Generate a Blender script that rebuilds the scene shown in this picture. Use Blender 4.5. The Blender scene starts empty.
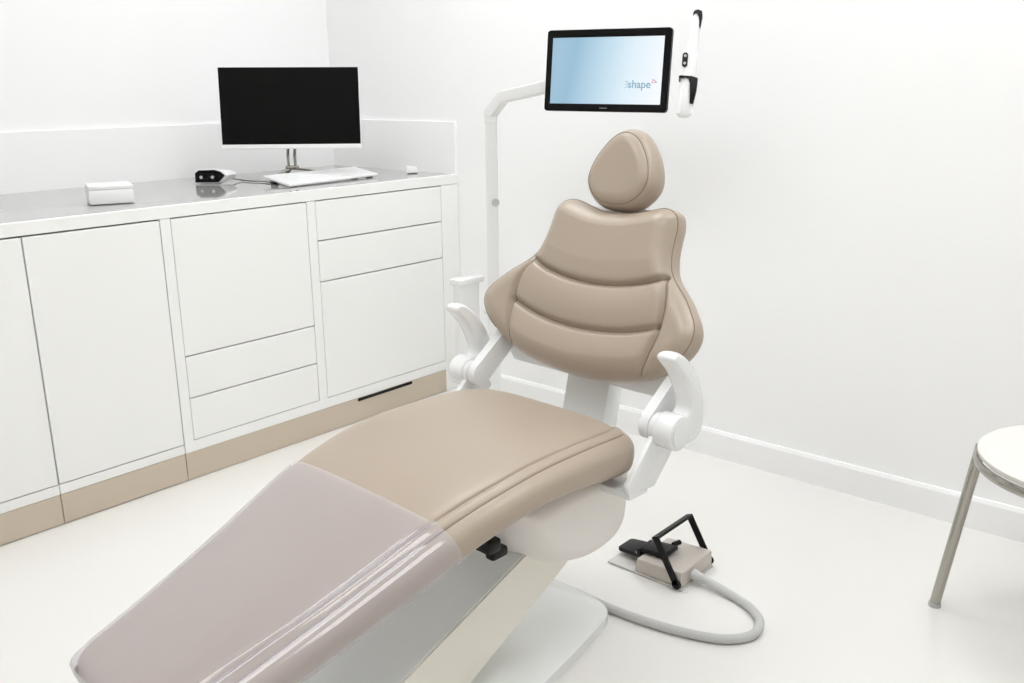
import bpy, bmesh, math
import numpy as np
from mathutils import Vector, Matrix, noise
D = bpy.data
C = bpy.context.scene.collection
SC = bpy.context.scene
PI = math.pi

# ------------------------------------------------------------------ helpers
def lin(c):
    c = c / 255.0
    return c / 12.92 if c <= .04045 else ((c + .055) / 1.055) ** 2.4
def rgb(r, g, b): return (lin(r), lin(g), lin(b), 1.0)

def mat(name, col, rough=.5, metal=0.0, coat=0.0, coat_rough=.1, spec=.5, bump=None, var=None, alpha=1.0, emit=None, estr=0.0):
    m = D.materials.new(name); m.use_nodes = True
    nt = m.node_tree; b = nt.nodes['Principled BSDF']
    b.inputs['Base Color'].default_value = col
    b.inputs['Roughness'].default_value = rough
    b.inputs['Metallic'].default_value = metal
    b.inputs['Specular IOR Level'].default_value = spec
    b.inputs['Coat Weight'].default_value = coat
    b.inputs['Coat Roughness'].default_value = coat_rough
    b.inputs['Alpha'].default_value = alpha
    if emit:
        b.inputs['Emission Color'].default_value = emit
        b.inputs['Emission Strength'].default_value = estr
    if bump or var:
        tc = nt.nodes.new('ShaderNodeTexCoord')
    if bump:                                   # (scale, strength, distance)
        n = nt.nodes.new('ShaderNodeTexNoise'); n.inputs['Scale'].default_value = bump[0]; n.inputs['Detail'].default_value = 4
        bp = nt.nodes.new('ShaderNodeBump'); bp.inputs['Strength'].default_value = bump[1]; bp.inputs['Distance'].default_value = bump[2]
        nt.links.new(tc.outputs['Object'], n.inputs['Vector'])
        nt.links.new(n.outputs['Fac'], bp.inputs['Height']); nt.links.new(bp.outputs['Normal'], b.inputs['Normal'])
    if var:                                    # (scale, second colour)
        n = nt.nodes.new('ShaderNodeTexNoise'); n.inputs['Scale'].default_value = var[0]; n.inputs['Detail'].default_value = 3
        mx = nt.nodes.new('ShaderNodeMix'); mx.data_type = 'RGBA'
        mx.inputs['A'].default_value = col; mx.inputs['B'].default_value = var[1]
        nt.links.new(tc.outputs['Object'], n.inputs['Vector'])
        nt.links.new(n.outputs['Fac'], mx.inputs['Factor']); nt.links.new(mx.outputs['Result'], b.inputs['Base Color'])
    return m

class MB:
    """collects shapes; build() links them as ONE mesh object"""
    def __init__(s): s.bm = bmesh.new()
    def box(s, x0, x1, y0, y1, z0, z1, bev=0.0, seg=2):
        t = bmesh.new()
        v = [t.verts.new((x, y, z)) for x in (x0, x1) for y in (y0, y1) for z in (z0, z1)]
        for f in ((0,1,3,2),(4,6,7,5),(0,4,5,1),(2,3,7,6),(0,2,6,4),(1,5,7,3)): t.faces.new([v[i] for i in f])
        if bev > 0: bmesh.ops.bevel(t, geom=t.edges[:], offset=bev, segments=seg, profile=.5, affect='EDGES')
        s._join(t); return s
    def _join(s, t):
        bmesh.ops.recalc_face_normals(t, faces=t.faces[:])
        me = D.meshes.new('tmp'); t.to_mesh(me); t.free(); s.bm.from_mesh(me); D.meshes.remove(me)
    def hexa(s, bot, top, bev=0.0, seg=2):
        """prism between two equal-length loops"""
        t = bmesh.new(); n = len(bot)
        a = [t.verts.new(p) for p in bot]; b = [t.verts.new(p) for p in top]
        t.faces.new(a); t.faces.new(b)
        for i in range(n): t.faces.new((a[i], a[(i+1) % n], b[(i+1) % n], b[i]))
        if bev > 0: bmesh.ops.bevel(t, geom=t.edges[:], offset=bev, segments=seg, profile=.5, affect='EDGES')
        s._join(t); return s
    def prism(s, poly, axis, a0, a1, bev=0.0, seg=2):
        """2D polygon extruded along axis 'x','y','z'"""
        def P(u, v, a): return {'x': (a, u, v), 'y': (u, a, v), 'z': (u, v, a)}[axis]
        return s.hexa([P(u, v, a0) for u, v in poly], [P(u, v, a1) for u, v in poly], bev, seg)
    def loft(s, rings, cap=True, close=False):
        t = bmesh.new()
        R = [[t.verts.new(p) for p in r] for r in rings]
        m = len(R[0])
        for i in range(len(R) - (0 if close else 1)):
            A, B = R[i], R[(i+1) % len(R)]
            for j in range(m): t.faces.new((A[j], A[(j+1) % m], B[(j+1) % m], B[j]))
        if cap and not close: t.faces.new(R[0]); t.faces.new(R[-1])
        s._join(t); return s
    def tube(s, pts, r, n=12, rx=None, closed=False):
        pts = [Vector(p) for p in pts]; N = len(pts)
        rr = r if isinstance(r, (list, tuple)) else [r] * N
        rings = []; up = None
        for i, p in enumerate(pts):
            if closed: tg = (pts[(i+1) % N] - pts[i-1]).normalized()
            else: tg = (pts[min(i+1, N-1)] - pts[max(i-1, 0)]).normalized()
            if up is None:
                up = Vector((0, 0, 1)) if abs(tg.z) < .9 else Vector((1, 0, 0))
            up = (up - tg * up.dot(tg)).normalized(); sd = tg.cross(up)
            ax = rr[i] if rx is None else rx
            rings.append([p + sd * (ax * math.cos(2*PI*k/n)) + up * (rr[i] * math.sin(2*PI*k/n)) for k in range(n)])
        return s.loft(rings, cap=not closed, close=closed)
    def cyl(s, p0, p1, r0, r1=None, n=32, round_=0.0):
        p0, p1 = Vector(p0), Vector(p1); r1 = r0 if r1 is None else r1
        if round_ <= 0: return s.tube([p0, p1], [r0, r1], n)
        d = (p1 - p0).normalized(); L = (p1 - p0).length
        P, Rr = [], []
        for k in range(5):
            a = k / 4 * PI / 2; P.append(p0 + d * round_ * (1 - math.sin(a))); Rr.append(r0 - round_ * (1 - math.cos(a)))
        P = P[::-1] if False else P
        P, Rr = [], []
        for k in range(5):
            a = k / 4 * PI / 2; P.append(p0 + d * (round_ * (1 - math.cos(a)))); Rr.append(r0 - round_ * (1 - math.sin(a)))
        for k in range(5):
            a = (4 - k) / 4 * PI / 2; P.append(p1 - d * (round_ * (1 - math.cos(a)))); Rr.append(r1 - round_ * (1 - math.sin(a)))
        return s.tube_rigid(P, Rr, d, n)
    def tube_rigid(s, P, Rr, d, n):
        up = Vector((0, 0, 1)) if abs(d.z) < .9 else Vector((1, 0, 0))
        up = (up - d * up.dot(d)).normalized(); sd = d.cross(up)
        return s.loft([[p + sd*(r*math.cos(2*PI*k/n)) + up*(r*math.sin(2*PI*k/n)) for k in range(n)] for p, r in zip(P, Rr)])
    def grid(s, rows):
        t = bmesh.new(); R = [[t.verts.new(p) for p in r] for r in rows]
        for i in range(len(R)-1):
            for j in range(len(R[0])-1): t.faces.new((R[i][j], R[i][j+1], R[i+1][j+1], R[i+1][j]))
        s._join(t); return s
    def build(s, name, m, parent=None, smooth=True, angle=35):
        me = D.meshes.new(name); s.bm.to_mesh(me); s.bm.free()
        o = D.objects.new(name, me); C.objects.link(o)
        for mm in (m if isinstance(m, (list, tuple)) else [m]): me.materials.append(mm)
        if smooth:
            for p in me.polygons: p.use_smooth = True
            me.set_sharp_from_angle(angle=math.radians(angle))
        if parent: o.parent = parent
        return o

def tag(o, label, cat, group=None):
    o['label'] = label; o['category'] = cat
    if group: o['group'] = group
    return o
def empty(name, loc, rz=0.0, label=None, cat=None, group=None, M=None):
    o = D.objects.new(name, None); C.objects.link(o); o.empty_display_size = .05
    if M is not None: o.matrix_world = M
    else: o.location = loc; o.rotation_euler = (0, 0, rz)
    if label: tag(o, label, cat, group)
    return o
def struct(o): o['kind'] = 'structure'; return o
def catmull(pts, n, closed=False):
    P = [np.array(p, float) for p in pts]; N = len(P); out = []
    segs = N if closed else N - 1
    for i in range(segs):
        if closed: a, b, c, d = P[(i-1) % N], P[i], P[(i+1) % N], P[(i+2) % N]
        else: a, b, c, d = P[max(i-1, 0)], P[i], P[i+1], P[min(i+2, N-1)]
        for k in range(n):
            t = k / n
            out.append(.5 * (2*b + (c-a)*t + (2*a-5*b+4*c-d)*t*t + (3*b-a-3*c+d)*t**3))
    if not closed: out.append(P[-1])
    return out
def resample(poly, n):
    """closed polyline -> n equally spaced points"""
    P = np.array(poly); Q = np.vstack([P, P[:1]]); L = np.r_[0, np.cumsum(np.linalg.norm(np.diff(Q, axis=0), axis=1))]
    t = np.linspace(0, L[-1], n, endpoint=False)
    return np.stack([np.interp(t, L, Q[:, k]) for k in range(Q.shape[1])], 1)
def pdist(P, poly):
    """distance of points P (N,2) to polyline"""
    best = np.full(len(P), 9.0)
    for a, b in zip(poly[:-1], poly[1:]):
        a, b = np.array(a), np.array(b); ab = b - a; L = ab @ ab + 1e-12
        t = np.clip(((P - a) @ ab) / L, 0, 1)
        best = np.minimum(best, np.linalg.norm(P - a - t[:, None] * ab, axis=1))
    return best

# ------------------------------------------------------------------ materials
M = {}
M['wall'] = mat('white_paint', rgb(247, 247, 247), .6, bump=(60, .03, .002))
M['wall2'] = mat('bounce_tone_paint', rgb(222, 219, 215), .7)  # tone of the unseen walls, set darker to control bounced fill light
M['ceiling'] = mat('ceiling_paint', rgb(246, 246, 245), .8)
M['floor'] = mat('white_resin_floor', rgb(234, 232, 229), .13, spec=.5, bump=(3, .02, .004), var=(1.5, rgb(232, 230, 226)))
M['cab'] = mat('white_lacquer', rgb(242, 242, 240), .38, bump=(90, .02, .001))
M['gap'] = mat('shadow_gap_backing', rgb(120, 118, 114), .8)
M['worktop'] = mat('grey_polished_worktop', rgb(180, 179, 177), .06, spec=.8, var=(1.2, rgb(172, 171, 169)))
M['kick'] = mat('beige_kickboard', rgb(204, 191, 174), .3, metal=.0, var=(3, rgb(198, 184, 165)))
M['black'] = mat('black_plastic', rgb(16, 16, 17), .4, spec=.25, bump=(200, .1, .001))
M['blackgloss'] = mat('black_glass', rgb(9, 9, 11), .06, spec=.25)
M['screenoff'] = mat('dark_display', rgb(12, 11, 11), .3, spec=.12)
M['white'] = mat('white_enamel', rgb(236, 237, 237), .25, coat=.3)
M['whitepl'] = mat('white_plastic', rgb(238, 238, 238), .4)
M['pole'] = mat('offwhite_powder_coat', rgb(233, 233, 232), .3, coat=.2)
M['grey'] = mat('light_grey_plastic', rgb(186, 186, 186), .45)
M['chrome'] = mat('brushed_steel', rgb(172, 169, 161), .2, metal=1.0)
M['leather'] = mat('taupe_leather', rgb(174, 159, 143), .34, spec=.55, bump=(420, .12, .0006), var=(6, rgb(171, 156, 140)))
M['seam'] = mat('taupe_thread', rgb(140, 123, 106), .6)
M['arm'] = mat('cream_enamel', rgb(239, 236, 225), .35)
M['base'] = mat('pale_grey_enamel', rgb(236, 238, 237), .18, coat=.4)
M['shell'] = mat('milky_plastic', rgb(232, 227, 222), .4)
M['pedal'] = mat('warm_grey_metal', rgb(196, 188, 180), .38, metal=.15)
M['plate'] = mat('pale_metal_plate', rgb(205, 203, 199), .35)
M['hose'] = mat('grey_rubber_hose', rgb(196, 196, 195), .45)
M['seatpad'] = mat('offwhite_vinyl', rgb(231, 228, 222), .4)

def film_material():
    m = D.materials.new('clear_plastic_film'); m.use_nodes = True
    nt = m.node_tree; nt.nodes.clear()
    out = nt.nodes.new('ShaderNodeOutputMaterial')
    tr = nt.nodes.new('ShaderNodeBsdfTransparent'); tr.inputs['Color'].default_value = (.955, .935, .955, 1)  # pinkish tint and diffuse haze put the blurred ceiling reflection into the film colour
    df = nt.nodes.new('ShaderNodeBsdfDiffuse'); df.inputs['Color'].default_value = rgb(228, 224, 228)
    gl = nt.nodes.new('ShaderNodeBsdfGlossy'); gl.inputs['Roughness'].default_value = .08
    fr = nt.nodes.new('ShaderNodeFresnel'); ge = nt.nodes.new('ShaderNodeNewGeometry'); mi = nt.nodes.new('ShaderNodeMix'); mi.inputs['A'].default_value = 1.6; mi.inputs['B'].default_value = 1/1.6
    m1 = nt.nodes.new('ShaderNodeMixShader'); m1.inputs[0].default_value = .28
    m2 = nt.nodes.new('ShaderNodeMixShader')
    L = nt.links.new
    L(ge.outputs['Backfacing'], mi.inputs['Factor']); L(mi.outputs['Result'], fr.inputs['IOR'])
    L(tr.outputs[0], m1.inputs[1]); L(df.outputs[0], m1.inputs[2])
    L(fr.outputs[0], m2.inputs[0]); L(m1.outputs[0], m2.inputs[1]); L(gl.outputs[0], m2.inputs[2]); L(m2.outputs[0], out.inputs['Surface'])
    return m
M['film'] = film_material()

def screen_material():
    m = D.materials.new('lit_blue_screen'); m.use_nodes = True
    nt = m.node_tree; b = nt.nodes['Principled BSDF']; L = nt.links.new
    b.inputs['Base Color'].default_value = (.01, .01, .01, 1); b.inputs['Roughness'].default_value = .15
    tc = nt.nodes.new('ShaderNodeTexCoord'); sp = nt.nodes.new('ShaderNodeSeparateXYZ')
    L(tc.outputs['Generated'], sp.inputs[0])
    r = nt.nodes.new('ShaderNodeValToRGB'); e = r.color_ramp.elements
    e[0].position = 0; e[0].color = rgb(158, 192, 214); e[1].position = 1; e[1].color = rgb(247, 250, 254)
    for p, c in ((.14, (150, 188, 212)), (.42, (190, 218, 234)), (.66, (222, 238, 248))):
        k = e.new(p); k.color = rgb(*c)
    ad = nt.nodes.new('ShaderNodeMath'); ad.operation = 'MULTIPLY_ADD'; ad.inputs[1].default_value = -.10
    L(sp.outputs['Z'], ad.inputs[0]); L(sp.outputs['X'], ad.inputs[2]); L(ad.outputs[0], r.inputs[0])
    L(r.outputs[0], b.inputs['Emission Color']); b.inputs['Emission Strength'].default_value = 1.0
    return m
M['screen'] = screen_material()
def flat_emit(name, c): return mat(name, (.01, .01, .01, 1), .5, emit=c, estr=1.0)

# ------------------------------------------------------------------ room shell
H = .90
XW, YW = 0.008, .787          # right wall plane x, left wall plane y
X0, Y0, ZC = -4.3, -4.2, 2.70
struct(MB().box(X0-.1, XW+.1, Y0-.1, YW+.1, -.1, 0).build('floor', M['floor'], smooth=False))
struct(MB().box(X0-.1, XW+.1, Y0-.1, YW+.1, ZC, ZC+.1).build('ceiling', M['ceiling'], smooth=False))
struct(MB().box(X0, XW, YW, YW+.1, 0, ZC).build('wall_left', M['wall'], smooth=False))
struct(MB().box(XW, XW+.1, Y0, YW+.1, 0, ZC).build('wall_right', M['wall'], smooth=False))
struct(MB().box(X0-.1, X0, Y0, YW+.1, 0, ZC).build('wall_near', M['wall2'], smooth=False))
struct(MB().box(X0, XW, Y0-.1, Y0, 0, ZC).build('wall_behind', M['wall2'], smooth=False))
struct(MB().prism([(XW-.0005, 0), (-.008, 0), (-.008, .085), (-.002, .0954), (XW-.0005, .0954)], 'y', Y0+.001, -.001)
       .build('baseboard_right', M['wall'], smooth=False))

# ------------------------------------------------------------------ cabinets along the left wall
T = .0366; ZT = H - T; ZK = .0965
x1, x2, x3, x4, x5, x6 = -1.6967, -1.2931, -1.2591, -.7477, -.7118, -.0928
zL, zR = .126, .1331
G = .0022
YB = .780                       # back of the cabinets, just off the wall
def front(name, a, b, c, d, parent, top_gap=.0):
    return MB().box(a+G, b-G, -.0005, .018, c+G, d-G-top_gap, .0012, 1).build(name, M['cab'], parent, smooth=False)
def carcass(mb, a, b, z0=0.0):
    mb.box(a+.0005, b-.0005, .021, YB, z0, ZT-.001)
def unit(xa, xb, label):
    return empty('base_cabinet', (0, 0, 0), 0, label, 'cabinet', 'white cabinets under the worktop')

# unit at far left of frame
def door_unit(xa, xb, label, filler):
    u = unit(xa, xb, label)
    b = MB(); carcass(b, xa, xb, .001); b.build('body', M['gap'], u, smooth=False)
    f = MB().box(xa+G/2, xb-G/2, .0, .02, ZK, zL, .001, 1)
    f.build('bottom_rail', M['cab'], u, smooth=False)
    front('door', xa, xb, zL+.0015, ZT, u, .003)
    MB().box(xa+G/2, xb-G/2, .001, .02, .003, ZK-.0012, .0008, 1).build('kickboard', M['kick'], u, smooth=False)
    return u
door_unit(-2.30, x1, 'white single-door base cabinet at the left end, cut by the frame', False)
door_unit(x1, x2, 'white base cabinet with one tall plain door, below the white box', False)
# unit: door above two drawers
xm = (x4 + x5) / 2
u3 = unit(x2, xm, 'white base cabinet with a square door above two low drawers')
b = MB(); carcass(b, x2, xm, .001); b.build('body', M['gap'], u3, smooth=False)
fr = MB()
fr.box(x2+G/2, x3, 0, .02, ZK, ZT-.001); fr.box(x4, xm, 0, .02, ZK, ZT-.001); fr.box(x3, x4, 0, .02, ZK, zR)
fr.build('face_frame', M['cab'], u3, smooth=False)
front('door', x3, x4, .4180, ZT, u3, .002)
front('drawer', x3, x4, .2770, .4180, u3)
front('drawer', x3, x4, zR, .2770, u3)
MB().box(x2+G/2, xm, .001, .02, .002, ZK-.001, 0).build('kickboard', M['kick'], u3, smooth=False)
# unit: two drawers above a door
u4 = unit(xm, 0, 'white base cabinet with two drawers above a door, next to the corner')
b = MB(); carcass(b, xm, XW-.002, .001); b.build('body', M['gap'], u4, smooth=False)
fr = MB()
fr.box(xm, x5, 0, .02, ZK, ZT-.001); fr.box(x6, XW-.002, 0, .02, .001, ZT-.001); fr.box(x5, x6, 0, .02, ZK, zR)
fr.build('face_frame', M['cab'], u4, smooth=False)
front('drawer', x5, x6, .7193, ZT, u4, .002)
front('drawer', x5, x6, .5713, .7193, u4)
front('door', x5, x6, zR, .5713, u4)
kb = MB()
kb.box(xm, x6+.022, .001, .02, .002, ZK-.0015)
k = kb.build('kickboard', M['kick'], u4, smooth=False)
MB().box(-.57, -.288, -.0015, .012, ZK-.015, ZK-.0035, .001, 1).build('vent_slot', M['black'], k, smooth=False)

# worktop
wt = empty('worktop', (0, 0, H), 0, 'long white-edged worktop with a polished grey top on the cabinets', 'worktop')
MB().box(-2.30, XW-.002, -.0005, .020, -T, 0.0, .0012, 2).build('front_edge', M['cab'], wt, smooth=False)
MB().box(-2.30, XW-.002, .0205, YB, -T, -.0004).build('top', M['worktop'], wt, smooth=False)
# upstand of the splashback
struct(MB().box(-2.30, XW-.013, YB-.006, YW-.0005, H-.004, 1.107, .002, 2).build('trim_1', M['wall'], smooth=False))
struct(MB().box(XW-.0125, XW-.0005, .001, YW-.001, H-.004, 1.107, .002, 2).build('trim_2', M['wall'], smooth=False))

# ------------------------------------------------------------------ things on the worktop
ZW = H + .0002
# white box with lid
bx = empty('box', (-1.326, .232, ZW), math.radians(-20), 'small plain white lidded box standing at the left of the grey worktop', 'box')
MB().box(-.065, .065, -.058, .058, .002, .046, .003, 2).build('body', M['whitepl'], bx)
MB().box(-.0652, .0652, -.0582, .0582, .0461, .059, .003, 2).build('lid', M['whitepl'], bx)
MB().box(-.054, .054, -.052, .052, 0, .0025).build('foot', M['gap'], bx)

# goggle-like device with two lenses
Rv = Vector((.66, -.75, 0)).normalized(); Bv = Vector((.75, .66, 0)).normalized()
gm = Matrix((( Rv.x, Bv.x, 0, -.806), (Rv.y, Bv.y, 0, .490), (0, 0, 1, ZW), (0, 0, 0, 1)))
dv = empty('curing_unit', None, 0, 'small white device with a glossy black front and two round lenses, left of the monitor', 'device', M=gm)
s_ = .00376
face = [(-.062,.006),(-.060,.040),(-.045,.050),(.012,.051),(.036,.044),(.050,.030),(.026,.006)]
def sc(poly, k, cx, cz): return [((u-cx)*k+cx, (v-cz)*k+cz) for u, v in poly]
outer = [(-.066,.003),(-.065,.043),(-.048,.055),(.014,.056),(.042,.049),(.058,.031),(.030,.002)]
back = sc(outer, .62, .02, .012)
MB().hexa([(u, -.004, v) for u, v in outer], [(u+.03, .075, v+.004) for u, v in back], .003, 2).build('housing', M['whitepl'], dv)
MB().prism(face, 'y', -.010, -.003, .0015, 1).build('front_panel', M['blackgloss'], dv)
for cx in (-.036, .006):
    l = MB().cyl((cx, -.016, .027), (cx, -.009, .027), .0125, round_=.002, n=24).build('lens', M['blackgloss'], dv)
    MB().cyl((cx, -.0172, .025), (cx, -.0155, .025), .006, n=20).build('lens_glass', M['grey'], l)
MB().box(-.05, .02, -.002, .05, 0, .004, .001, 1).build('foot', M['whitepl'], dv)
cb = catmull([(.055, .07, .012), (.085, .085, .004), (.13, .05, .0035), (.19, .02, .0035), (.22, -.02, .0035)], 8)
MB().tube(cb, .0025, 8).build('cable', M['gap'], dv)

# keyboard: slanted slab
FL, FR, RL, RR = Vector((-.715,.135,.911)), Vector((-.262,.178,.914)), Vector((-.69,.335,.930)), Vector((-.233,.354,.930))
ko = Vector((-.475, .25, ZW))
kbd = empty('keyboard', ko, 0, 'flat white keyboard tilted up at the back, in front of the monitor', 'keyboard')
dn = Vector((0, 0, .009))
MB().hexa([p-ko-dn for p in (FL, FR, RR, RL)], [p-ko for p in (FL, FR, RR, RL)], .003, 2).build('body', M['whitepl'], kbd)
kk = MB()
for r in range(5):
    for c in range(15):
        a0, a1 = .03+c*.0627, .03+(c+1)*.0627-.008; c0, c1 = .08+r*.172, .08+(r+1)*.172-.022
        def q(a, c): return (FL*(1-a)*(1-c)+FR*a*(1-c)+RR*a*c+RL*(1-a)*c)-ko
        pb = [q(a0,c0), q(a1,c0), q(a1,c1), q(a0,c1)]; up = Vector((0,0,.0003))
        kk.hexa([p-up for p in pb], [p+up for p in pb])
kk.build('keys', M['whitepl'], kbd, smooth=False)
for p in (RL+Vector((.03,-.03,0)), RR+Vector((-.03,-.03,0)), FR+Vector((-.03,.02,0)), FL+Vector((.03,.02,0))):
    q_ = p-ko; MB().box(q_.x-.012, q_.x+.012, q_.y-.008, q_.y+.008, 0, q_.z-.007, .001, 1).build('foot', M['gap'], kbd)

# desktop monitor
def frame_from(TL, TR, BR, BL):
    TL, TR, BR, BL = map(Vector, (TL, TR, BR, BL))
    c = (TL+TR+BR+BL)/4; x = ((TR-TL)+(BR-BL)).normalized(); z = ((TL-BL)+(TR-BR)); z = (z - x*z.dot(x)).normalized()
    y = z.cross(x)
    w = ((TR-TL).length+(BR-BL).length)/2; h = ((TL-BL).length+(TR-BR).length)/2
    Mx = Matrix(((x.x,y.x,z.x,c.x),(x.y,y.y,z.y,c.y),(x.z,y.z,z.z,c.z),(0,0,0,1)))
    return Mx, w, h
Mm, mw, mh = frame_from((-.7324,.506,1.3194), (-.3648,.1434,1.3168), (-.3863,.1236,1.0213), (-.754,.4863,1.0239))
mon = empty('monitor', (-.470, .452, ZW), 0, 'wide black-screened desktop monitor with a white chin on a thin silver stand', 'monitor')
inv = Matrix.Translation(-Vector((-.470, .452, ZW)))
def place(o, Mx):
    for v in o.data.vertices: v.co = Mx @ v.co
    return o
Ml = inv @ Mm
hw, hh = mw/2, mh/2
place(MB().box(-hw, hw, .001, .022, -hh, hh, .003, 2).build('housing', M['whitepl'], mon), Ml)
place(MB().box(-hw+.0015, hw-.0015, -.0035, .003, -hh+.016, hh-.001, .001, 1).build('screen', M['screenoff'], mon), Ml)
place(MB().box(-hw, hw, -.0045, .003, -hh, -hh+.016, .0015, 1).build('chin', M['whitepl'], mon), Ml)
place(MB().box(-.07, .07, .022, .045, -.10, .06, .008, 2).build('rear_bulge', M['whitepl'], mon), Ml)
jn = Vector((0, 0, .040))
nt_ = Ml @ Vector((0, .045, -.08))
for sx in (-.0135, .0135):
    o_ = Rv*sx
    MB().tube(catmull([jn+o_, jn+o_+Vector((.0,.0,.06)), nt_+o_+Vector((0,0,-.02)), nt_+o_], 6), .006, 10).build('neck', M['chrome'], mon)
MB().box(-.022, .022, -.018, .018, .032, .046, .004, 2).build('hinge_block', M['chrome'], mon)
def leg(pts): MB().tube(catmull(pts, 8), .0055, 10, rx=.010).build('leg', M['chrome'], mon)
lf = Vector((0, 0, .034))
leg([lf, (-.055, -.01, .026), (-.105, -.03, .0085), (-.135, -.045, .006)])
leg([lf, (.045, -.055, .026), (.065, -.095, .0085), (.078, -.110, .006)])
leg([lf, (.03, .06, .026), (.055, .11, .0085), (.07, .14, .006)])

# tiny white gadget at the corner
sm = empty('wireless_dongle', (-.085, .175, ZW), math.radians(-35), 'tiny white block on the worktop near the room corner', 'gadget')
MB().hexa([(-.024,-.016,.003),(.024,-.016,.003),(.024,.016,.003),(-.024,.016,.003)],
          [(-.020,-.013,.030),(.020,-.013,.026),(.020,.013,.026),(-.020,.013,.030)], .003, 2).build('body', M['whitepl'], sm)
MB().box(-.016, .022, -.012, .014, 0, .0035).build('foot', M['gap'], sm)  # dark slab added as the shadow line under the block

# ------------------------------------------------------------------ treatment chair
CH = empty('dental_chair', (-1.10, -1.40, 0), math.radians(177), 'large taupe leather dental chair with white armrests, reclined in the middle of the room', 'dental chair')

SEAT_Z = [(.03,.537),(.10,.543),(.20,.547),(.30,.547),(.38,.542),(.455,.531),(.53,.514),(.60,.493),(.67,.466),(.775,.426),(.925,.373),(1.06,.329),(1.14,.303)]
SEAT_W = [(.03,.252),(.10,.258),(.25,.262),(.40,.262),(.50,.254),(.60,.242),(.67,.231),(.775,.214),(.925,.192),(1.06,.177),(1.14,.17)]
SEAT_T = [(.03,.090),(.15,.082),(.30,.070),(.40,.066),(.60,.070),(.80,.064),(1.14,.060)]
def smooth_interp(tab):
    c = catmull(tab, 12); X = np.array([p[0] for p in c]); Y = np.array([p[1] for p in c])
    return lambda s: float(np.interp(s, X, Y))
fz, fwid, fth = smooth_interp(SEAT_Z), smooth_interp(SEAT_W), smooth_interp(SEAT_T)
S0, S1 = .03, 1.088
def seat_ring(s, off=0.0, wr=False):
    dz = (fz(s+.004)-fz(s-.004))/.008
    nrm = Vector((-dz, 0, 1)).normalized()
    w, th = fwid(s), fth(s)
    def endf(dist, r):
        if dist >= r: return 0.0
        t = max(dist, 0)/r; return r*(1-math.sqrt(max(0, 1-(1-t)**2)))
    w -= endf(s-S0, .055) + endf(S1-s, .055)
    dt = endf(s-S0, .024) + endf(S1-s, .026)
    prof = [(0,.0075),((w-.09)*.4,.0073),((w-.09)*.75,.0062),(w-.090,.0045),(w-.070,.0030),(w-.058,.0005),(w-.0535,-.0042),(w-.0495,-.0005),(w-.041,.0022),(w-.033,.0018),(w-.026,-.0008),
            (w-.0225,-.0040),(w-.0195,-.0038),(w-.010,-.0068),(w-.001,-.0125),(w+.0065,-.021),(w+.0100,-.031),(w+.0105,-th*.6),(w+.006,-th*.82),(w-.006,-th*.94),(w-.022,-th),(w*.5,-th)]
    profL = prof[:3] + [(w-.090,.0038),(w-.070,.0018),(w-.058,.0003),(w-.0535,-.0003),(w-.0495,-.0009),(w-.041,-.0023),(w-.033,-.0039),(w-.026,-.0056),(w-.0225,-.0066),(w-.0195,-.0075),(w-.010,-.0108),(w-.001,-.0158)] + prof[15:]
    half = catmull(prof, 7); halfL = catmull(profL, 7)
    pts = []
    for (y, z) in half[:-1]: pts.append((y, z))
    ptsL = [(y, z) for y, z in halfL[:-1]]
    full = pts + [(w*.5, -th)] + [(-y, z) for (y, z) in [(w*.5, -th)] + ptsL[::-1][:-1]]
    out = []
    for y, z in full:
        zz = z - dt*(1 if z > -th*.5 else -1)
        p = Vector((s, y, fz(s))) + nrm*zz
        out.append(p)
    if off:
        n = len(out); res = []
        for i, p in enumerate(out):
            tg = out[(i+1) % n] - out[i-1]; nn = Vector((0, -tg.z, tg.y)); nn = nn.normalized() if nn.length > 1e-9 else Vector((0,0,1))
            c = Vector((s, 0, fz(s)-th*.5)); 
            k = off
            if wr:
                k += wr(s, p.y, p.z)
            res.append(p + nn*k)
        out = res
    return out
ss = [S0+.0003, S0+.002, S0+.005, S0+.009, S0+.014, S0+.02, S0+.028, S0+.038, S0+.05] + list(np.linspace(S0+.065, S1-.09, 70)) + [S1-.075, S1-.06, S1-.045, S1-.034, S1-.025, S1-.018, S1-.012, S1-.007, S1-.003, S1-.0005]
seat = MB().loft([seat_ring(s) for s in ss]).build('seat_cushion', M['leather'], CH, angle=60)
for sg in (-1, 1):
    if sg < 0: continue
    pts = []
    for s in np.linspace(S0+.035, S1-.02, 90):
        r = seat_ring(s); w = max(p.y for p in r)
        j = min(range(len(r)), key=lambda i: abs(r[i].y - (w-.0315)) + (0 if r[i].z > fz(s)-.03 else 9))
        p = r[j]; pts.append((p.x, sg*p.y, p.z+.0003))
    MB().tube(pts, .0014, 6).build('seam', M['seam'], seat)

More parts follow.
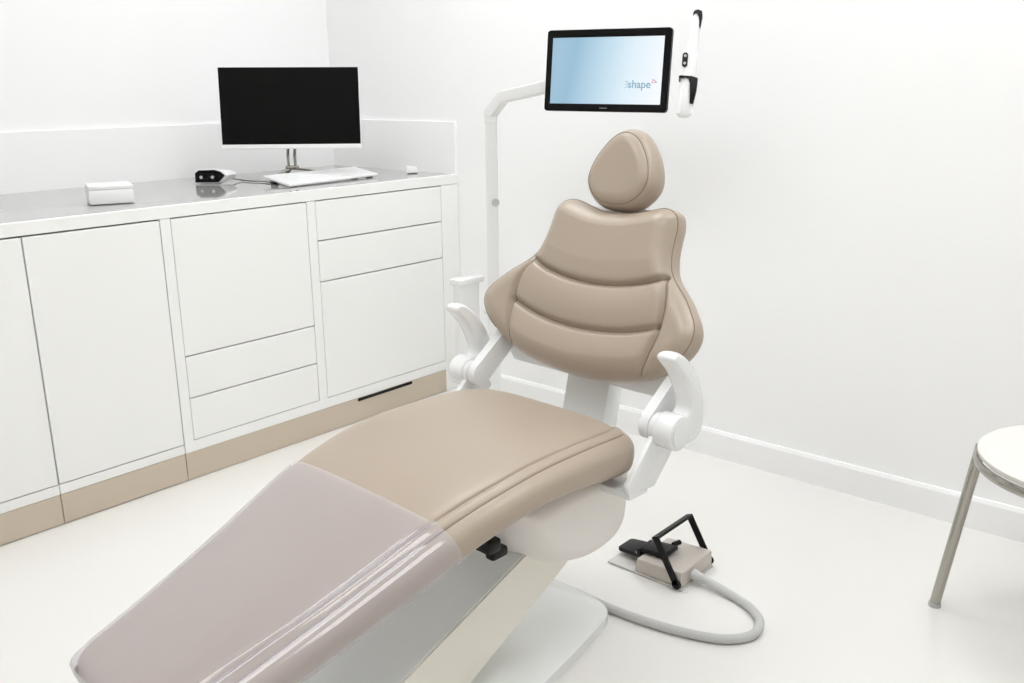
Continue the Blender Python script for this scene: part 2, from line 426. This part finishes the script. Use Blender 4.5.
def pad(name, outline, T_, R_, seams, m, parent, org, up, nrm, K=26, N=220, ctr=(0, .15), back=.35, puff=None, lat=Vector((0,1,0)), wrap=None):
    """upholstered pad: outline in (y,v); T_ thickness; R_ edge rounding radius; seams: list of (polyline, depth, sigma)"""
    O = resample(catmull(outline, 8, closed=True), N); c = np.array(ctr)
    poly = np.vstack([O, O[:1]])
    rings = []
    ks = [1-(1-i/K)**1.35 for i in range(K+1)]          # dense near the rim
    for side in (1, -1):
        R2 = []
        for k in ks[1:] if side == 1 else ks[1:]:
            P = c + (O-c)*(k if False else k)
            R2.append(P)
        rings.append(R2)
    def height(P, side):
        e = np.clip(pdist(P, poly)/R_, 0, 1)
        prof = np.sqrt(np.clip(1-(1-e)**2, 0, 1))
        if side < 0: return -T_*back*prof
        h = T_*(1-back)*prof
        if puff is not None: h = h + puff(P)*e
        for sm_, dep, sig in seams:
            dd = pdist(P, sm_); h = h - dep*np.exp(-(dd/sig)**2)*np.clip(e*1.3, 0, 1)
        return h
    t = bmesh.new()
    def mk(P, h):
        if wrap is not None: h = h + wrap(P)
        return [t.verts.new(org + lat*float(p[0]) + up*float(p[1]) + nrm*float(z)) for p, z in zip(P, h)]
    rim = mk(O, np.zeros(N))
    for side in (1, -1):
        prev = rim
        for k in ks[::-1][1:-1]:
            P = c + (O-c)*k; cur = mk(P, height(P, side))
            for j in range(N): t.faces.new((prev[j], prev[(j+1) % N], cur[(j+1) % N], cur[j]))
            prev = cur
        cc = mk(np.array([c]), height(np.array([c]), side))[0]
        for j in range(N): t.faces.new((prev[j], prev[(j+1) % N], cc))
    mb = MB(); mb._join(t)
    o = mb.build(name, m, parent, angle=70)
    return o, height

# backrest
tb = math.radians(24.5)
UP = Vector((-math.sin(tb), 0, math.cos(tb))); NR = Vector((math.cos(tb), 0, math.sin(tb)))
OB = Vector((-.040, .0, .640)) - NR*.030
half = [(.0,-.042),(.09,-.036),(.17,-.022),(.235,.004),(.288,.040),(.314,.078),(.312,.118),(.270,.170),(.212,.222),(.193,.262),(.187,.300),(.184,.340),(.170,.367),(.134,.378),(.090,.368),(.045,.358),(0,.356)]
outl = half + [(-y, v) for y, v in half[-2:0:-1]]
sL = catmull([(-.196,.214),(-.216,.150),(-.217,.090),(-.208,.036),(-.196,-.006)], 8)
sR = [(-p[0], p[1]) for p in sL]
sT = catmull([(-.200,.216),(-.138,.192),(-.05,.177),(.05,.177),(.138,.192),(.200,.216)], 8)
sM = catmull([(-.216,.103),(-.13,.079),(-.04,.068),(.04,.068),(.13,.079),(.216,.103)], 8)
def puffB(P):
    y, v = P[:, 0], P[:, 1]
    vt = .177 + .039*(np.abs(y)/.2)**2; vm = .068 + .035*(np.abs(y)/.216)**2
    ins = 1/(1+np.exp((np.abs(y)-.205)/.012))
    def lobe(a, b, top): 
        t = np.clip((v-a)/(b-a), 0, 1); return np.where((v >= a) & (v <= b), top*4*t*(1-t), 0)
    h = lobe(vm, vt, .010) + lobe(vm-.115, vm, .010) + np.where(v > vt, .010*np.clip((v-vt)/.05, 0, 1)**.5, 0)
    return h*ins
def wrapB(P): return .024*np.clip((np.abs(P[:, 0])-.17)/.145, 0, 1.2)**1.5
back, hB = pad('backrest', outl, .072, .046, [(sL, .014, .0078), (sR, .014, .0078), (sT, .013, .007), (sM, .012, .007)], M['leather'], CH, OB, UP, NR, K=110, N=440, ctr=(0, .27), puff=puffB, wrap=wrapB)
def seam_tube(curve, hfun, org, up, nrm, parent, r=.0013, wrap=None):
    P = np.array([[p[0], p[1]] for p in curve]); h = hfun(P, 1) + (wrap(P) if wrap else 0)
    MB().tube([org + Vector((0, 1, 0))*float(p[0]) + up*float(p[1]) + nrm*(float(z)+.0006) for p, z in zip(P, h)], r, 6).build('seam', M['seam'], parent)
oc = catmull(outl, 8, closed=True); rim = [(p[0]*.975, .16+(p[1]-.16)*.978) for p in oc if p[1] > .02]
k0 = next(i for i in range(len(rim)) if rim[i][0] > 0)
for cv in (sL, sR, sT, sM, rim): seam_tube(cv, hB, OB, UP, NR, back, wrap=wrapB)

# headrest
th_ = math.radians(17)
UH = Vector((-math.sin(th_), 0, math.cos(th_))); NH = Vector((math.cos(th_), 0, math.sin(th_)))
OH = Vector((-.200, -.004, .985)) - NH*.022
hh_ = [(0,-.023),(.050,-.017),(.086,.010),(.101,.044),(.094,.084),(.072,.124),(.040,.158),(0,.172)]
outh = hh_ + [(-y, v) for y, v in hh_[-2:0:-1]]
inner = [((y)*.84, .068+(v-.068)*.86) for y, v in outh]
ih = catmull(inner, 8, closed=True); ih.append(ih[0])
head, hH = pad('headrest', outh, .085, .040, [(ih, .0035, .004)], M['leather'], CH, OH, UH, NH, K=60, N=220, ctr=(0, .07), back=.45)
seam_tube(ih, hH, OH, UH, NH, head, .0011)
hb = MB()
hb.prism([(-.30, .90), (-.275, .895), (-.262, .99), (-.268, 1.06), (-.292, 1.06)], 'y', -.022, .022, .005, 2)
hb.build('headrest_bracket', M['white'], CH)

# white frame behind and below the backrest
cr = MB()
cr.prism([(-.25, .566), (.25, .566), (.27, .60), (.22, .68), (-.22, .68), (-.27, .60)], 'x', -.135, -.100, .008, 2)
cr.build('crossbar', M['white'], CH)
bk = MB()
bk.hexa([(-.118,-.15,.64),(-.105,-.15,.64),(-.105,.15,.64),(-.118,.15,.64)], [(-.262,-.12,.96),(-.250,-.12,.96),(-.250,.12,.96),(-.262,.12,.96)], .004, 2)
bk.build('back_plate', M['white'], CH)
po = MB().hexa([(-.11,-.065,.36),(-.05,-.065,.36),(-.05,.065,.36),(-.11,.065,.36)], [(-.165,-.065,.62),(-.110,-.065,.62),(-.110,.065,.62),(-.165,.065,.62)], .006, 2)
po.build('back_post', M['base'], CH)

def armrest(sg):
    Y = lambda a: sg*a
    lo = lambda a, b: (min(sg*a, sg*b), max(sg*a, sg*b))
    a0, a1 = lo(.250, .274)
    lk = MB()
    # link with a round foot, from the crossbar to the pivot
    def capsule(p, q, rp, rq, n=12):
        p, q = np.array(p), np.array(q); d = q-p; an = math.atan2(d[1], d[0]); pts = []
        for k in range(n+1):
            a = an + PI/2 + PI*k/n; pts.append((p[0]+rp*math.cos(a), p[1]+rp*math.sin(a)))
        for k in range(n+1):
            a = an - PI/2 + PI*k/n; pts.append((q[0]+rq*math.cos(a), q[1]+rq*math.sin(a)))
        return pts
    lk.prism(capsule((.012, .552), (-.105, .640), .030, .026), 'y', a0, a1, .004, 2)
    lk.build('armrest_link', M['white'], CH)
    pl = MB()
    a0, a1 = lo(.278, .292)
    pl.prism([(-.020,.565), (.020,.560), (.128,.452), (.118,.430), (.03,.425), (-.05,.505)], 'y', a0, a1, .004, 2)
    a0, a1 = lo(.13, .292)
    pl.prism([(.055,.420), (.118,.420), (.118,.436), (.055,.436)], 'y', a0, a1, .003, 2)
    pl.build('armrest_bracket', M['white'], CH)
    pv = MB().cyl((.012, Y(.2765), .552), (.012, Y(.291), .552), .031, round_=.003)
    pv.build('pivot', M['white'], CH)
    # horn-shaped armrest, turned up
    ol = [(.049,.716),(.039,.727),(.021,.726),(-.002,.713),(-.030,.687),(-.056,.652),(-.074,.610),(-.080,.572),(-.076,.540),(-.058,.518),(-.020,.515),(.030,.525),(.040,.552),(.020,.578),(-.012,.588),(-.018,.605),(-.004,.640),(.016,.675),(.036,.698)]
    O = resample(catmull(ol, 6, closed=True), 120); y0 = Y(.318)
    t = bmesh.new(); poly = np.vstack([O, O[:1]]); 
    med = catmull([(.040,.714),(.014,.697),(-.014,.668),(-.035,.635),(-.047,.600),(-.045,.570),(-.020,.548),(.005,.548)], 8)
    medp = [(p[0], p[1]) for p in med]
    def near(p):
        best, bq = 9, None
        for a, b in zip(medp[:-1], medp[1:]):
            a, b = np.array(a), np.array(b); ab = b-a; tt = np.clip(((p-a) @ ab)/(ab @ ab), 0, 1); q = a+tt*ab; dd = np.linalg.norm(p-q)
            if dd < best: best, bq = dd, q
        return bq
    Q = np.array([near(p) for p in O])
    HT = .022
    def ring(f, h): return [t.verts.new((p[0], y0+h, p[1])) for p in (Q+(O-Q)*f)]
    steps = [(math.cos(a), math.sin(a)) for a in np.linspace(0, PI/2*.93, 9)]
    rgs = [ring(.35+.65*c_**.6, -HT*s__) for c_, s__ in steps[::-1]] + [ring(.35+.65*c_**.6, HT*s__) for c_, s__ in steps[1:]]
    for A_, B_ in zip(rgs[:-1], rgs[1:]):
        for j in range(120): t.faces.new((A_[j], A_[(j+1) % 120], B_[(j+1) % 120], B_[j]))
    t.faces.new(rgs[0]); t.faces.new(rgs[-1])
    mb = MB(); mb._join(t)
    ar = mb.build('armrest', M['white'], CH, angle=60)
    MB().cyl((.010, Y(.290), .550), (.010, Y(.338), .550), .038, round_=.005).build('pivot_cap', M['white'], ar)
    MB().cyl((.010, Y(.3385), .550), (.010, Y(.3405), .550), .030, round_=.001).build('cap_disc', M['white'], ar)
armrest(1); armrest(-1)

# seat understructure
so = [(-.020,.480),(-.030,.42),(-.026,.345),(-.010,.292),(.035,.250),(.110,.232),(.190,.240),(.262,.272),(.325,.330),(.365,.395),(.39,.465),(.21,.49)]
pad('seat_shell', so, .44, .07, [], M['shell'], CH, Vector((0, 0, 0)), Vector((0, 0, 1)), Vector((0, 1, 0)), K=20, N=96, ctr=(.17, .38), back=.5, lat=Vector((1, 0, 0)))
MB().prism([(.04,.475),(.34,.470),(.40,.462),(.60,.418),(.95,.275),(.95,.262),(.60,.40),(.40,.446),(.04,.455)], 'y', -.13, .13, .004, 2).build('seat_frame', M['whitepl'], CH)
hk = MB().box(.385, .420, .130, .185, .374, .402, .005, 2); hk.build('hinge_block', M['black'], CH)
MB().box(.330, .375, .125, .150, .330, .352, .006, 2).build('hinge_block', M['black'], CH)
MB().prism([(.10,.36),(.20,.338),(.30,.300),(.572,.195),(.86,.085),(.90,.060),(.90,.031),(.62,.031),(.443,.091),(.192,.217),(.08,.27)], 'y', -.15, .15, .006, 2).build('lift_arm', M['arm'], CH)
MB().hexa([(.20,-.146,.3385),(.20,.146,.3385),(.30,.146,.3005),(.572,.146,.1955),(.86,.146,.0855),(.86,-.146,.0855),(.572,-.146,.1955),(.30,-.146,.3005)], [(.20,-.146,.3415),(.20,.146,.3415),(.30,.146,.3035),(.572,.146,.1985),(.86,.146,.0885),(.86,-.146,.0885),(.572,-.146,.1985),(.30,-.146,.3035)]).build('arm_top_shade', M['base'], CH, smooth=False)  # added plate: puts the grey shade below the seat into the arm's top colour
bs = MB()
pb = [(-.11,-.06),(-.075,.085),(-.03,.135),(.235,.190),(.62,.255),(1.0,.27)]
rb = catmull([(-.060,.0),(-.058,.07),(-.048,.105),(-.018,.134),(.05,.152),(.235,.190),(.60,.245),(.95,.265),(1.02,.25),(1.05,.19),(1.055,0)], 8)
op = [(p[0], p[1]) for p in rb] + [(p[0], -p[1]) for p in rb[::-1][1:-1]]
bs.hexa([(x, y, .0005) for x, y in op], [(x, y, .024) for x, y in op])
bs.hexa([(x, y, .024) for x, y in op], [(.45+(x-.45)*.985, y*.96, .031) for x, y in op])
bs.build('base_plate', M['base'], CH, angle=60)

# clear film over the leg rest
def wrinkle(s, y, z):
    k = .0006*noise.noise(Vector((s*4, y*8, z*5)))
    w = fwid(s); top = 1 if z > fz(s)-.03 else 0
    if y > 0:
        c1 = w-.037+.003*math.sin(s*11); c2 = w-.064-.012*math.sin(s*8-1.2); a2 = .5+.5*math.sin(s*9+1.0)
        k += top*(.0045*math.exp(-((y-c1)/.009)**2) + .0030*a2*math.exp(-((y-c2)/.007)**2))
    return k + .0018
fs = list(np.linspace(.572, S1-.035, 165))
fr_ = [seat_ring(s, .0035, wrinkle) for s in fs]
lr = fr_[-1]; lc = sum(lr, Vector())/len(lr); fwd = Vector((1, 0, (fz(S1)-fz(S1-.06))/.06)).normalized()
for sc_, sh in ((.996, .010), (.975, .020), (.94, .029), (.89, .0350), (.80, .0375), (.5, .0385), (.05, .0388)):
    fr_.append([lc + (p-lc)*sc_ + fwd*sh for p in lr])
film = MB().loft(fr_, cap=False)
fo = film.build('plastic_cover', M['film'], None, angle=80)
fo.location = CH.location; fo.rotation_euler = CH.rotation_euler
tag(fo, 'clear shiny plastic cover pulled over the foot end of the dental chair', 'plastic cover')

# ------------------------------------------------------------------ foot control
FC = empty('foot_control', (-.755, -1.52, 0), 0, 'low grey foot pedal unit with black pedals and a black bail on the floor', 'foot pedal')
MB().box(-.092, .070, -.074, .155, .0008, .007, .002, 2).build('base_plate', M['plate'], FC)
hz = MB().hexa([(-.091,-.073,.0072),(.069,-.073,.0072),(.069,.070,.0072),(-.091,.070,.0072)],
               [(-.089,-.071,.052),(.067,-.071,.052),(.067,.066,.045),(-.089,.066,.045)], .006, 3)
hz.build('housing', M['pedal'], FC)
pp = [(-.050,.088),(.022,.088),(.026,.092),(.024,.148),(.018,.156),(-.040,.156),(-.047,.148),(-.052,.094)]
p1 = MB().hexa([(x, y, .025-(y-.088)*.10) for x, y in pp], [(x, y, .036-(y-.088)*.10) for x, y in pp], .003, 2)
p1.build('pedal', M['black'], FC)
p2 = MB().hexa([(-.060,-.005,.056),(.006,-.005,.056),(.006,.072,.048),(-.060,.072,.048)], [(-.058,-.003,.068),(.004,-.003,.068),(.004,.072,.060),(-.058,.072,.060)], .003, 2)
p2.box(-.062, .008, .0705, .084, .030, .056, .003, 2)
p2.build('pedal', M['black'], FC)
MB().cyl((.005, .012, .064), (.030, .006, .064), .007, round_=.001, n=16).build('lever', M['black'], FC)
MB().cyl((-.056, .0855, .040), (.004, .0855, .040), .004, n=12).build('hinge_pin', M['chrome'], FC)
bl = MB()
def bar(p, q, w, t_): 
    p, q = Vector(p), Vector(q); d_ = (q-p).normalized(); xx = Vector((1,0,0)) if abs(d_.x) < .9 else Vector((0,0,1))
    n_ = d_.cross(xx).normalized(); xx = n_.cross(d_)
    bl.hexa([p+xx*t_+n_*w, p-xx*t_+n_*w, p-xx*t_-n_*w, p+xx*t_-n_*w], [q+xx*t_+n_*w, q-xx*t_+n_*w, q-xx*t_-n_*w, q+xx*t_-n_*w], .001, 1)
A1, A2 = (-.095, -.061, .016), (.072, -.061, .016)
B1, B2 = (-.095, .005, .127), (.072, .005, .127)
bar(A1, B1, .009, .0035); bar(A2, B2, .009, .0035)
bl.hexa([(-.0985, -.005, .126), (.0755, -.005, .126), (.0755, .013, .119), (-.0985, .013, .119)], [(-.0985, -.002, .133), (.0755, -.002, .133), (.0755, .016, .126), (-.0985, .016, .126)], .001, 1)
bl.cyl((-.0985, -.061, .017), (-.0912, -.061, .017), .012, n=20); bl.cyl((.0755, -.061, .017), (.0692, -.061, .017), .012, n=20)
bl.build('bail_handle', M['black'], FC)
hp = catmull([(-.035, -.070, .026), (-.036, -.120, .021), (-.044, -.20, .0115), (-.068, -.258, .0115), (-.110, -.298, .0115), (-.170, -.306, .0115), (-.226, -.262, .0115), (-.262, -.17, .0115), (-.280, -.07, .0115), (-.286, .02, .0115), (-.281, .12, .0115)], 10)
MB().tube(hp, .011, 16).build('hose', M['hose'], FC)
MB().cyl((-.035, -.0735, .026), (-.035, -.104, .0225), .015, .0125, n=20).build('hose_collar', M['hose'], FC)

# ------------------------------------------------------------------ stand for the touch screen
px, py = -.418, -.573
ST = empty('display_stand', (px, py, 0), 0, 'slim white pole with a bent top arm holding the touch screen', 'stand')
MB().cyl((0, 0, .0005), (0, 0, .016), .044, round_=.004, n=48).build('foot_plate', M['pole'], ST)
R45 = math.radians(42)
def rrect(cx, cy, hx, hy, r, ang, n=5):
    pts = []
    for qx, qy, a0 in ((1,1,0),(-1,1,PI/2),(-1,-1,PI),(1,-1,3*PI/2)):
        for k in range(n+1):
            a = a0+PI/2*k/n; x = qx*(hx-r)+r*math.cos(a); y = qy*(hy-r)+r*math.sin(a)
            pts.append((cx+x*math.cos(ang)-y*math.sin(ang), cy+x*math.sin(ang)+y*math.cos(ang)))
    return pts
sec = rrect(0, 0, .0195, .0195, .007, R45-PI/2)
ZP = 1.150
MB().hexa([(x, y, .016) for x, y in sec], [(x, y, ZP-.022) for x, y in sec]).build('pole', M['pole'], ST)
sec2 = rrect(0, 0, .0203, .0203, .007, R45-PI/2)
MB().hexa([(x, y, ZP-.021) for x, y in sec2], [(x, y, ZP) for x, y in sec2], .0008, 1).build('collar', M['white'], ST)
# knob and hook on the pole
Rn = Vector((.66, -.75, 0)).normalized(); Tc = Vector((-.75, -.66, 0)).normalized()
kp = Vector((0, 0, .872))
MB().cyl(kp+Rn*.011+Tc*.014, kp+Rn*.011+Tc*.0245, .013, round_=.002, n=24).build('knob', M['grey'], ST)
kp = Vector((0, 0, .50))
MB().cyl(kp-Rn*.018, kp-Rn*.034, .012, round_=.003, n=20).build('hook', M['pole'], ST)

# touch screen frame
Mt, tw, thh = frame_from((-.4668,-.8503,1.4007), (-.3847,-1.2245,1.3966), (-.4062,-1.2267,1.1677), (-.4883,-.8525,1.1718))
TM = empty('touch_screen', None, 0, 'black-framed touch screen showing a pale blue picture, above the chair', 'screen', M=Mt)
def rr(hx, hz, r): return rrect(0, 0, hx, hz, r, 0)
MB().prism(rr(tw/2, thh/2, .009), 'y', 0, .012, .002, 2).build('housing', M['black'], TM)
gl_ = MB().prism(rr(tw/2-.001, thh/2-.001, .008), 'y', -.0022, .001).build('glass_front', M['blackgloss'], TM, smooth=False)
sx0, sx1, sz0, sz1 = -tw/2+.0195, tw/2-.0195, -thh/2+.0215, thh/2-.0225
scr = MB().box(sx0, sx1, -.0030, -.0022, sz0, sz1).build('screen', M['screen'], TM, smooth=False)
def text(s, size, loc, m, name, parent, ext=.0002, bold=0.0):
    cu = D.curves.new(name, 'FONT'); cu.body = s; cu.size = size; cu.extrude = ext; cu.offset = bold
    o = D.objects.new(name+'_tmp', cu); C.objects.link(o)
    bpy.context.view_layer.update()
    me = D.meshes.new_from_object(o.evaluated_get(bpy.context.evaluated_depsgraph_get()))
    D.objects.remove(o, do_unlink=True)
    me.materials.clear(); me.materials.append(m)
    r = D.objects.new(name, me); C.objects.link(r); r.parent = parent
    r.rotation_euler = (PI/2, 0, 0); r.location = loc
    return r
W = sx1-sx0; Hh = sz1-sz0
M['logo'] = flat_emit('logo_blue_grey', rgb(140, 176, 196)); M['logo_pale'] = flat_emit('logo_pale', rgb(176, 204, 220)); M['logo_red'] = flat_emit('logo_pink', rgb(216, 160, 182))
lz = sz0+Hh*.245; lx = sx0+W*.672
text('3', .028, (lx+.0012, -.0034, lz), M['logo_pale'], 'logo_digit', scr)
text('shape', .030, (lx+.013, -.0034, lz), M['logo'], 'logo_word', scr, bold=.0005)
text('creating the future', .0085, (lx-.002, -.0034, lz-.016), M['logo_pale'], 'logo_line', scr) if False else None
tl = MB()
def tri(p, m_=None): tl.hexa([(x, -.0036, z) for x, z in p], [(x, -.0030, z) for x, z in p])
ox, oz = lx+.083, lz+.013
tri([(ox, oz), (ox+.004, oz+.012), (ox+.006, oz+.011), (ox+.002, oz)])
tri([(ox+.004, oz+.012), (ox+.017, oz+.003), (ox+.0155, oz+.001), (ox+.004, oz+.009)])
tri([(ox, oz), (ox+.016, oz+.001), (ox+.016, oz+.003), (ox, oz+.002)])
tl.build('logo_mark', M['logo_red'], scr, smooth=False)
M['bezeltxt'] = mat('silver_print', rgb(120, 120, 122), .4)
MB().box(-.012, .012, -.0026, -.0021, -thh/2+.0085, -thh/2+.0110).build('bezel_badge', M['bezeltxt'], TM, smooth=False)
MB().box(-.05, .05, .012, .040, -.05, .05, .005, 2).build('mount_plate', M['black'], TM)

# bent top arm of the stand: pole top -> elbow -> behind the screen
Tb = Mt @ Vector((-.02, .041, -.005))
pt = [Vector((px, py, ZP)), Vector((px, py, ZP+.012))]
el = Vector((px+.012, py-.045, ZP+.052))
end = Tb
def rect_sweep(path, hw_, hh2, upv):
    rings = []
    for i, p in enumerate(path):
        a = path[max(i-1, 0)]; b = path[min(i+1, len(path)-1)]
        t1 = (p-a).normalized() if i > 0 else (b-p).normalized(); t2 = (b-p).normalized() if i < len(path)-1 else t1
        tg = (t1+t2).normalized(); k_ = 1/max(.5, tg.dot(t2))
        sd = Vector((tg.y, -tg.x, 0)); sd = sd.normalized() if sd.length > .2 else upv
        if sd.dot(upv) < 0: sd = -sd
        un = tg.cross(sd).normalized()
        rings.append([p-Vector((px, py, 0)) + sd*x + un*y*k_ for x, y in rrect(0, 0, hw_, hh2, .006, 0)])
    return MB().loft(rings)
hd = Vector((end.x-px, end.y-py, 0)).normalized(); side_v = Vector((hd.y, -hd.x, 0))
e1 = Vector((px, py, ZP)) + hd*.050 + Vector((0, 0, .060))
ar_ = rect_sweep([Vector((px, py, ZP+.0005)), Vector((px, py, ZP+.010)), e1, end], .0185, .0195, side_v)
ar_.build('arm', M['pole'], ST, angle=30)

# handheld scanner beside the screen
def ray_pt(a, b, t): return Vector(a)*(1-t)+Vector(b)*t
wt0, wt1 = Vector((-.374,-1.284,1.436)), Vector((-.452,-1.314,1.160))
zx = (wt0-wt1).normalized(); cam_dir = (Vector((-2.6966,-2.6486,1.2495))-wt0).normalized()
yy = -(cam_dir - zx*cam_dir.dot(zx)).normalized(); xx = yy.cross(zx)
Mw = Matrix(((xx.x, yy.x, zx.x, wt1.x), (xx.y, yy.y, zx.y, wt1.y), (xx.z, yy.z, zx.z, wt1.z), (0,0,0,1)))
SCN = empty('handheld_scanner', None, 0, 'white handheld scanner wand with black buttons and tip, upright beside the touch screen', 'scanner', M=Mw)
LW = (wt0-wt1).length
def wsec(z, cx, hx, hy): return [(x, y, z) for x, y in rrect(cx, 0, hx, hy, min(hx, hy)*.8, 0)]
MB().loft([wsec(0,-.003,.014,.016), wsec(.006,-.003,.020,.020), wsec(.05,-.002,.021,.021), wsec(.10,.001,.0205,.021), wsec(.165,.002,.0185,.02), wsec(.183,.003,.0165,.018)]).build('body', M['whitepl'], SCN)
MB().loft([wsec(.1845,.004,.0155,.017), wsec(.21,.005,.0145,.016), wsec(.26,.008,.012,.014), wsec(LW-.02,.009,.0105,.012), wsec(LW-.006,.009,.008,.010)]).build('tip_sleeve', M['whitepl'], SCN)
MB().prism([(-.003,LW-.012),(.000,LW-.003),(.010,LW),(.021,LW-.004),(.0235,LW-.020),(.0205,LW-.048),(.017,LW-.050),(.015,LW-.020),(.008,LW-.010)], 'y', -.0145, .010, .002, 1).build('tip', M['black'], SCN)
btn = MB().prism([(-.013+.0075*math.cos(a), .148+(.012 if math.sin(a) > 0 else -.012)+.0075*math.sin(a)) for a in np.linspace(0, 2*PI, 28, endpoint=False)], 'y', -.0235, -.017, .001, 1).build('button_pad', M['black'], SCN)
for dz in (-.010, .010): MB().cyl((-.013, -.0245, .148+dz), (-.013, -.023, .148+dz), .0038, n=16).build('button', M['grey'], btn)
HD = MB()
HD.prism([(-.026,.100),(-.024,.106),(.008,.104),(.026,.100),(.0255,.075),(.019,.032),(.010,.030),(.0085,.045),(.0085,.085),(.002,.099)], 'y', -.0245, .026, .003, 2)
HD.box(-.018, .012, .0265, .040, .055, .095, .003, 2)
ho = HD.build('scanner_holder', M['black'], None)

ho.matrix_world = Mw
tag(ho, 'black clip holder gripping the white scanner wand beside the touch screen', 'holder')

# white post unit behind the left armrest
PU = empty('service_post', (-.478, -.488, 0), 0, 'short white service post with a flat cap behind the left armrest', 'post')
MB().prism(rrect(.015, 0, .050, .024, .020, 0), 'z', .0005, .5915, 0).build('body', M['pole'], PU)
MB().box(-.040, .075, -.028, .028, .592, .612, .003, 2).build('cap', M['white'], PU)

# ------------------------------------------------------------------ chair by the right wall
VC = empty('visitor_chair', (-.50, -2.375, 0), 0, 'white round-seated chair with steel legs at the right edge of the picture', 'chair')
SZ = .442
MB().tube_rigid([Vector((0,0,z)) for z in (SZ, SZ+.006, SZ+.014, SZ+.020, SZ+.023)], [.212, .218, .219, .212, .196], Vector((0,0,1)), 72).build('seat', M['seatpad'], VC, angle=50)
ring = [(.219*math.cos(a), .219*math.sin(a), SZ-.010) for a in np.linspace(0, 2*PI, 72, endpoint=False)]
MB().tube(ring, .0105, 10, rx=.006, closed=True).build('seat_ring', M['chrome'], VC)
for a in (90, 180, 270, 0):
    u_ = Vector((math.cos(math.radians(a)), math.sin(math.radians(a)), 0))
    l = MB().tube([u_*.216+Vector((0,0,SZ-.004)), u_*.272+Vector((0,0,.006))], .0125, 16).build('leg', M['chrome'], VC)
    MB().cyl(u_*.272+Vector((0,0,.0005)), u_*.272+Vector((0,0,.010)), .0145, n=20).build('foot_cap', M['grey'], l)
bp_ = catmull([(-.19,-.10,SZ-.01),(-.20,-.16,SZ+.12),(-.19,-.22,SZ+.30),(-.12,-.25,SZ+.38),(0,-.265,SZ+.40),(.12,-.25,SZ+.38),(.19,-.22,SZ+.30),(.20,-.16,SZ+.12),(.19,-.10,SZ-.01)], 8)
MB().tube(bp_, .010, 12).build('back_frame', M['chrome'], VC)
rows = []
for v in np.linspace(0, 1, 8):
    rows.append([Vector((x, -.225-.02*v-.045*(1-(x/.17)**2)*.6, SZ+.20+.16*v)) for x in np.linspace(-.17, .17, 16)])
bk_ = MB().loft([[r[j] + Vector((0, .008, 0)) for r in rows] + [r[j] - Vector((0, .008, 0)) for r in rows[::-1]] for j in range(16)])
bk_.build('backrest', M['seatpad'], VC, angle=50)

# ------------------------------------------------------------------ light: flat ceiling panels
M['diffuser'] = mat('lit_diffuser', (.9, .9, .9, 1), .6, emit=(.955, .98, 1.0, 1), estr=7.2)
for i, (lx_, ly_) in enumerate([(-.68, -.55), (-2.2, -.85), (-.68, -2.3), (-2.2, -2.45)]):
    cl = empty('ceiling_light', (lx_, ly_, ZC), 0, 'flat lit ceiling panel with a white frame', 'ceiling light', 'ceiling panels')
    MB().box(-.42, .42, -.42, .42, -.022, -.0005, .003, 1).build('frame', M['whitepl'], cl, smooth=False)
    MB().box(-.40, .40, -.40, .40, -.0235, -.0215).build('diffuser', M['diffuser'], cl, smooth=False)

wd = D.worlds.new('World'); SC.world = wd; wd.use_nodes = True
wd.node_tree.nodes['Background'].inputs[0].default_value = (.9, .95, 1, 1); wd.node_tree.nodes['Background'].inputs[1].default_value = .5

# ------------------------------------------------------------------ camera
yaw, pitch, roll, fpx = .8518, -.2725, -.0096, 921.33
f = Vector((math.sin(yaw)*math.cos(pitch), math.cos(yaw)*math.cos(pitch), math.sin(pitch)))
r = Vector((math.cos(yaw), -math.sin(yaw), 0)); u = r.cross(f)
r2 = r*math.cos(roll)+u*math.sin(roll); u2 = -r*math.sin(roll)+u*math.cos(roll)
cam = D.cameras.new('camera'); co = D.objects.new('camera', cam); C.objects.link(co)
co.matrix_world = Matrix(((r2.x, u2.x, -f.x, -2.6966), (r2.y, u2.y, -f.y, -2.6486), (r2.z, u2.z, -f.z, 1.2495), (0, 0, 0, 1)))
cam.sensor_width = 36; cam.lens = fpx/1024*36; cam.clip_start = .02
SC.camera = co
vs = SC.view_settings; vs.view_transform = 'Standard'; vs.look = 'None'; vs.gamma = 1; vs.use_curve_mapping = False; vs.exposure = 0.0
SC.display_settings.display_device = 'sRGB'
SC.cycles.max_bounces = 14; SC.cycles.diffuse_bounces = 8; SC.cycles.transparent_max_bounces = 16
SC.cycles.use_denoising = True
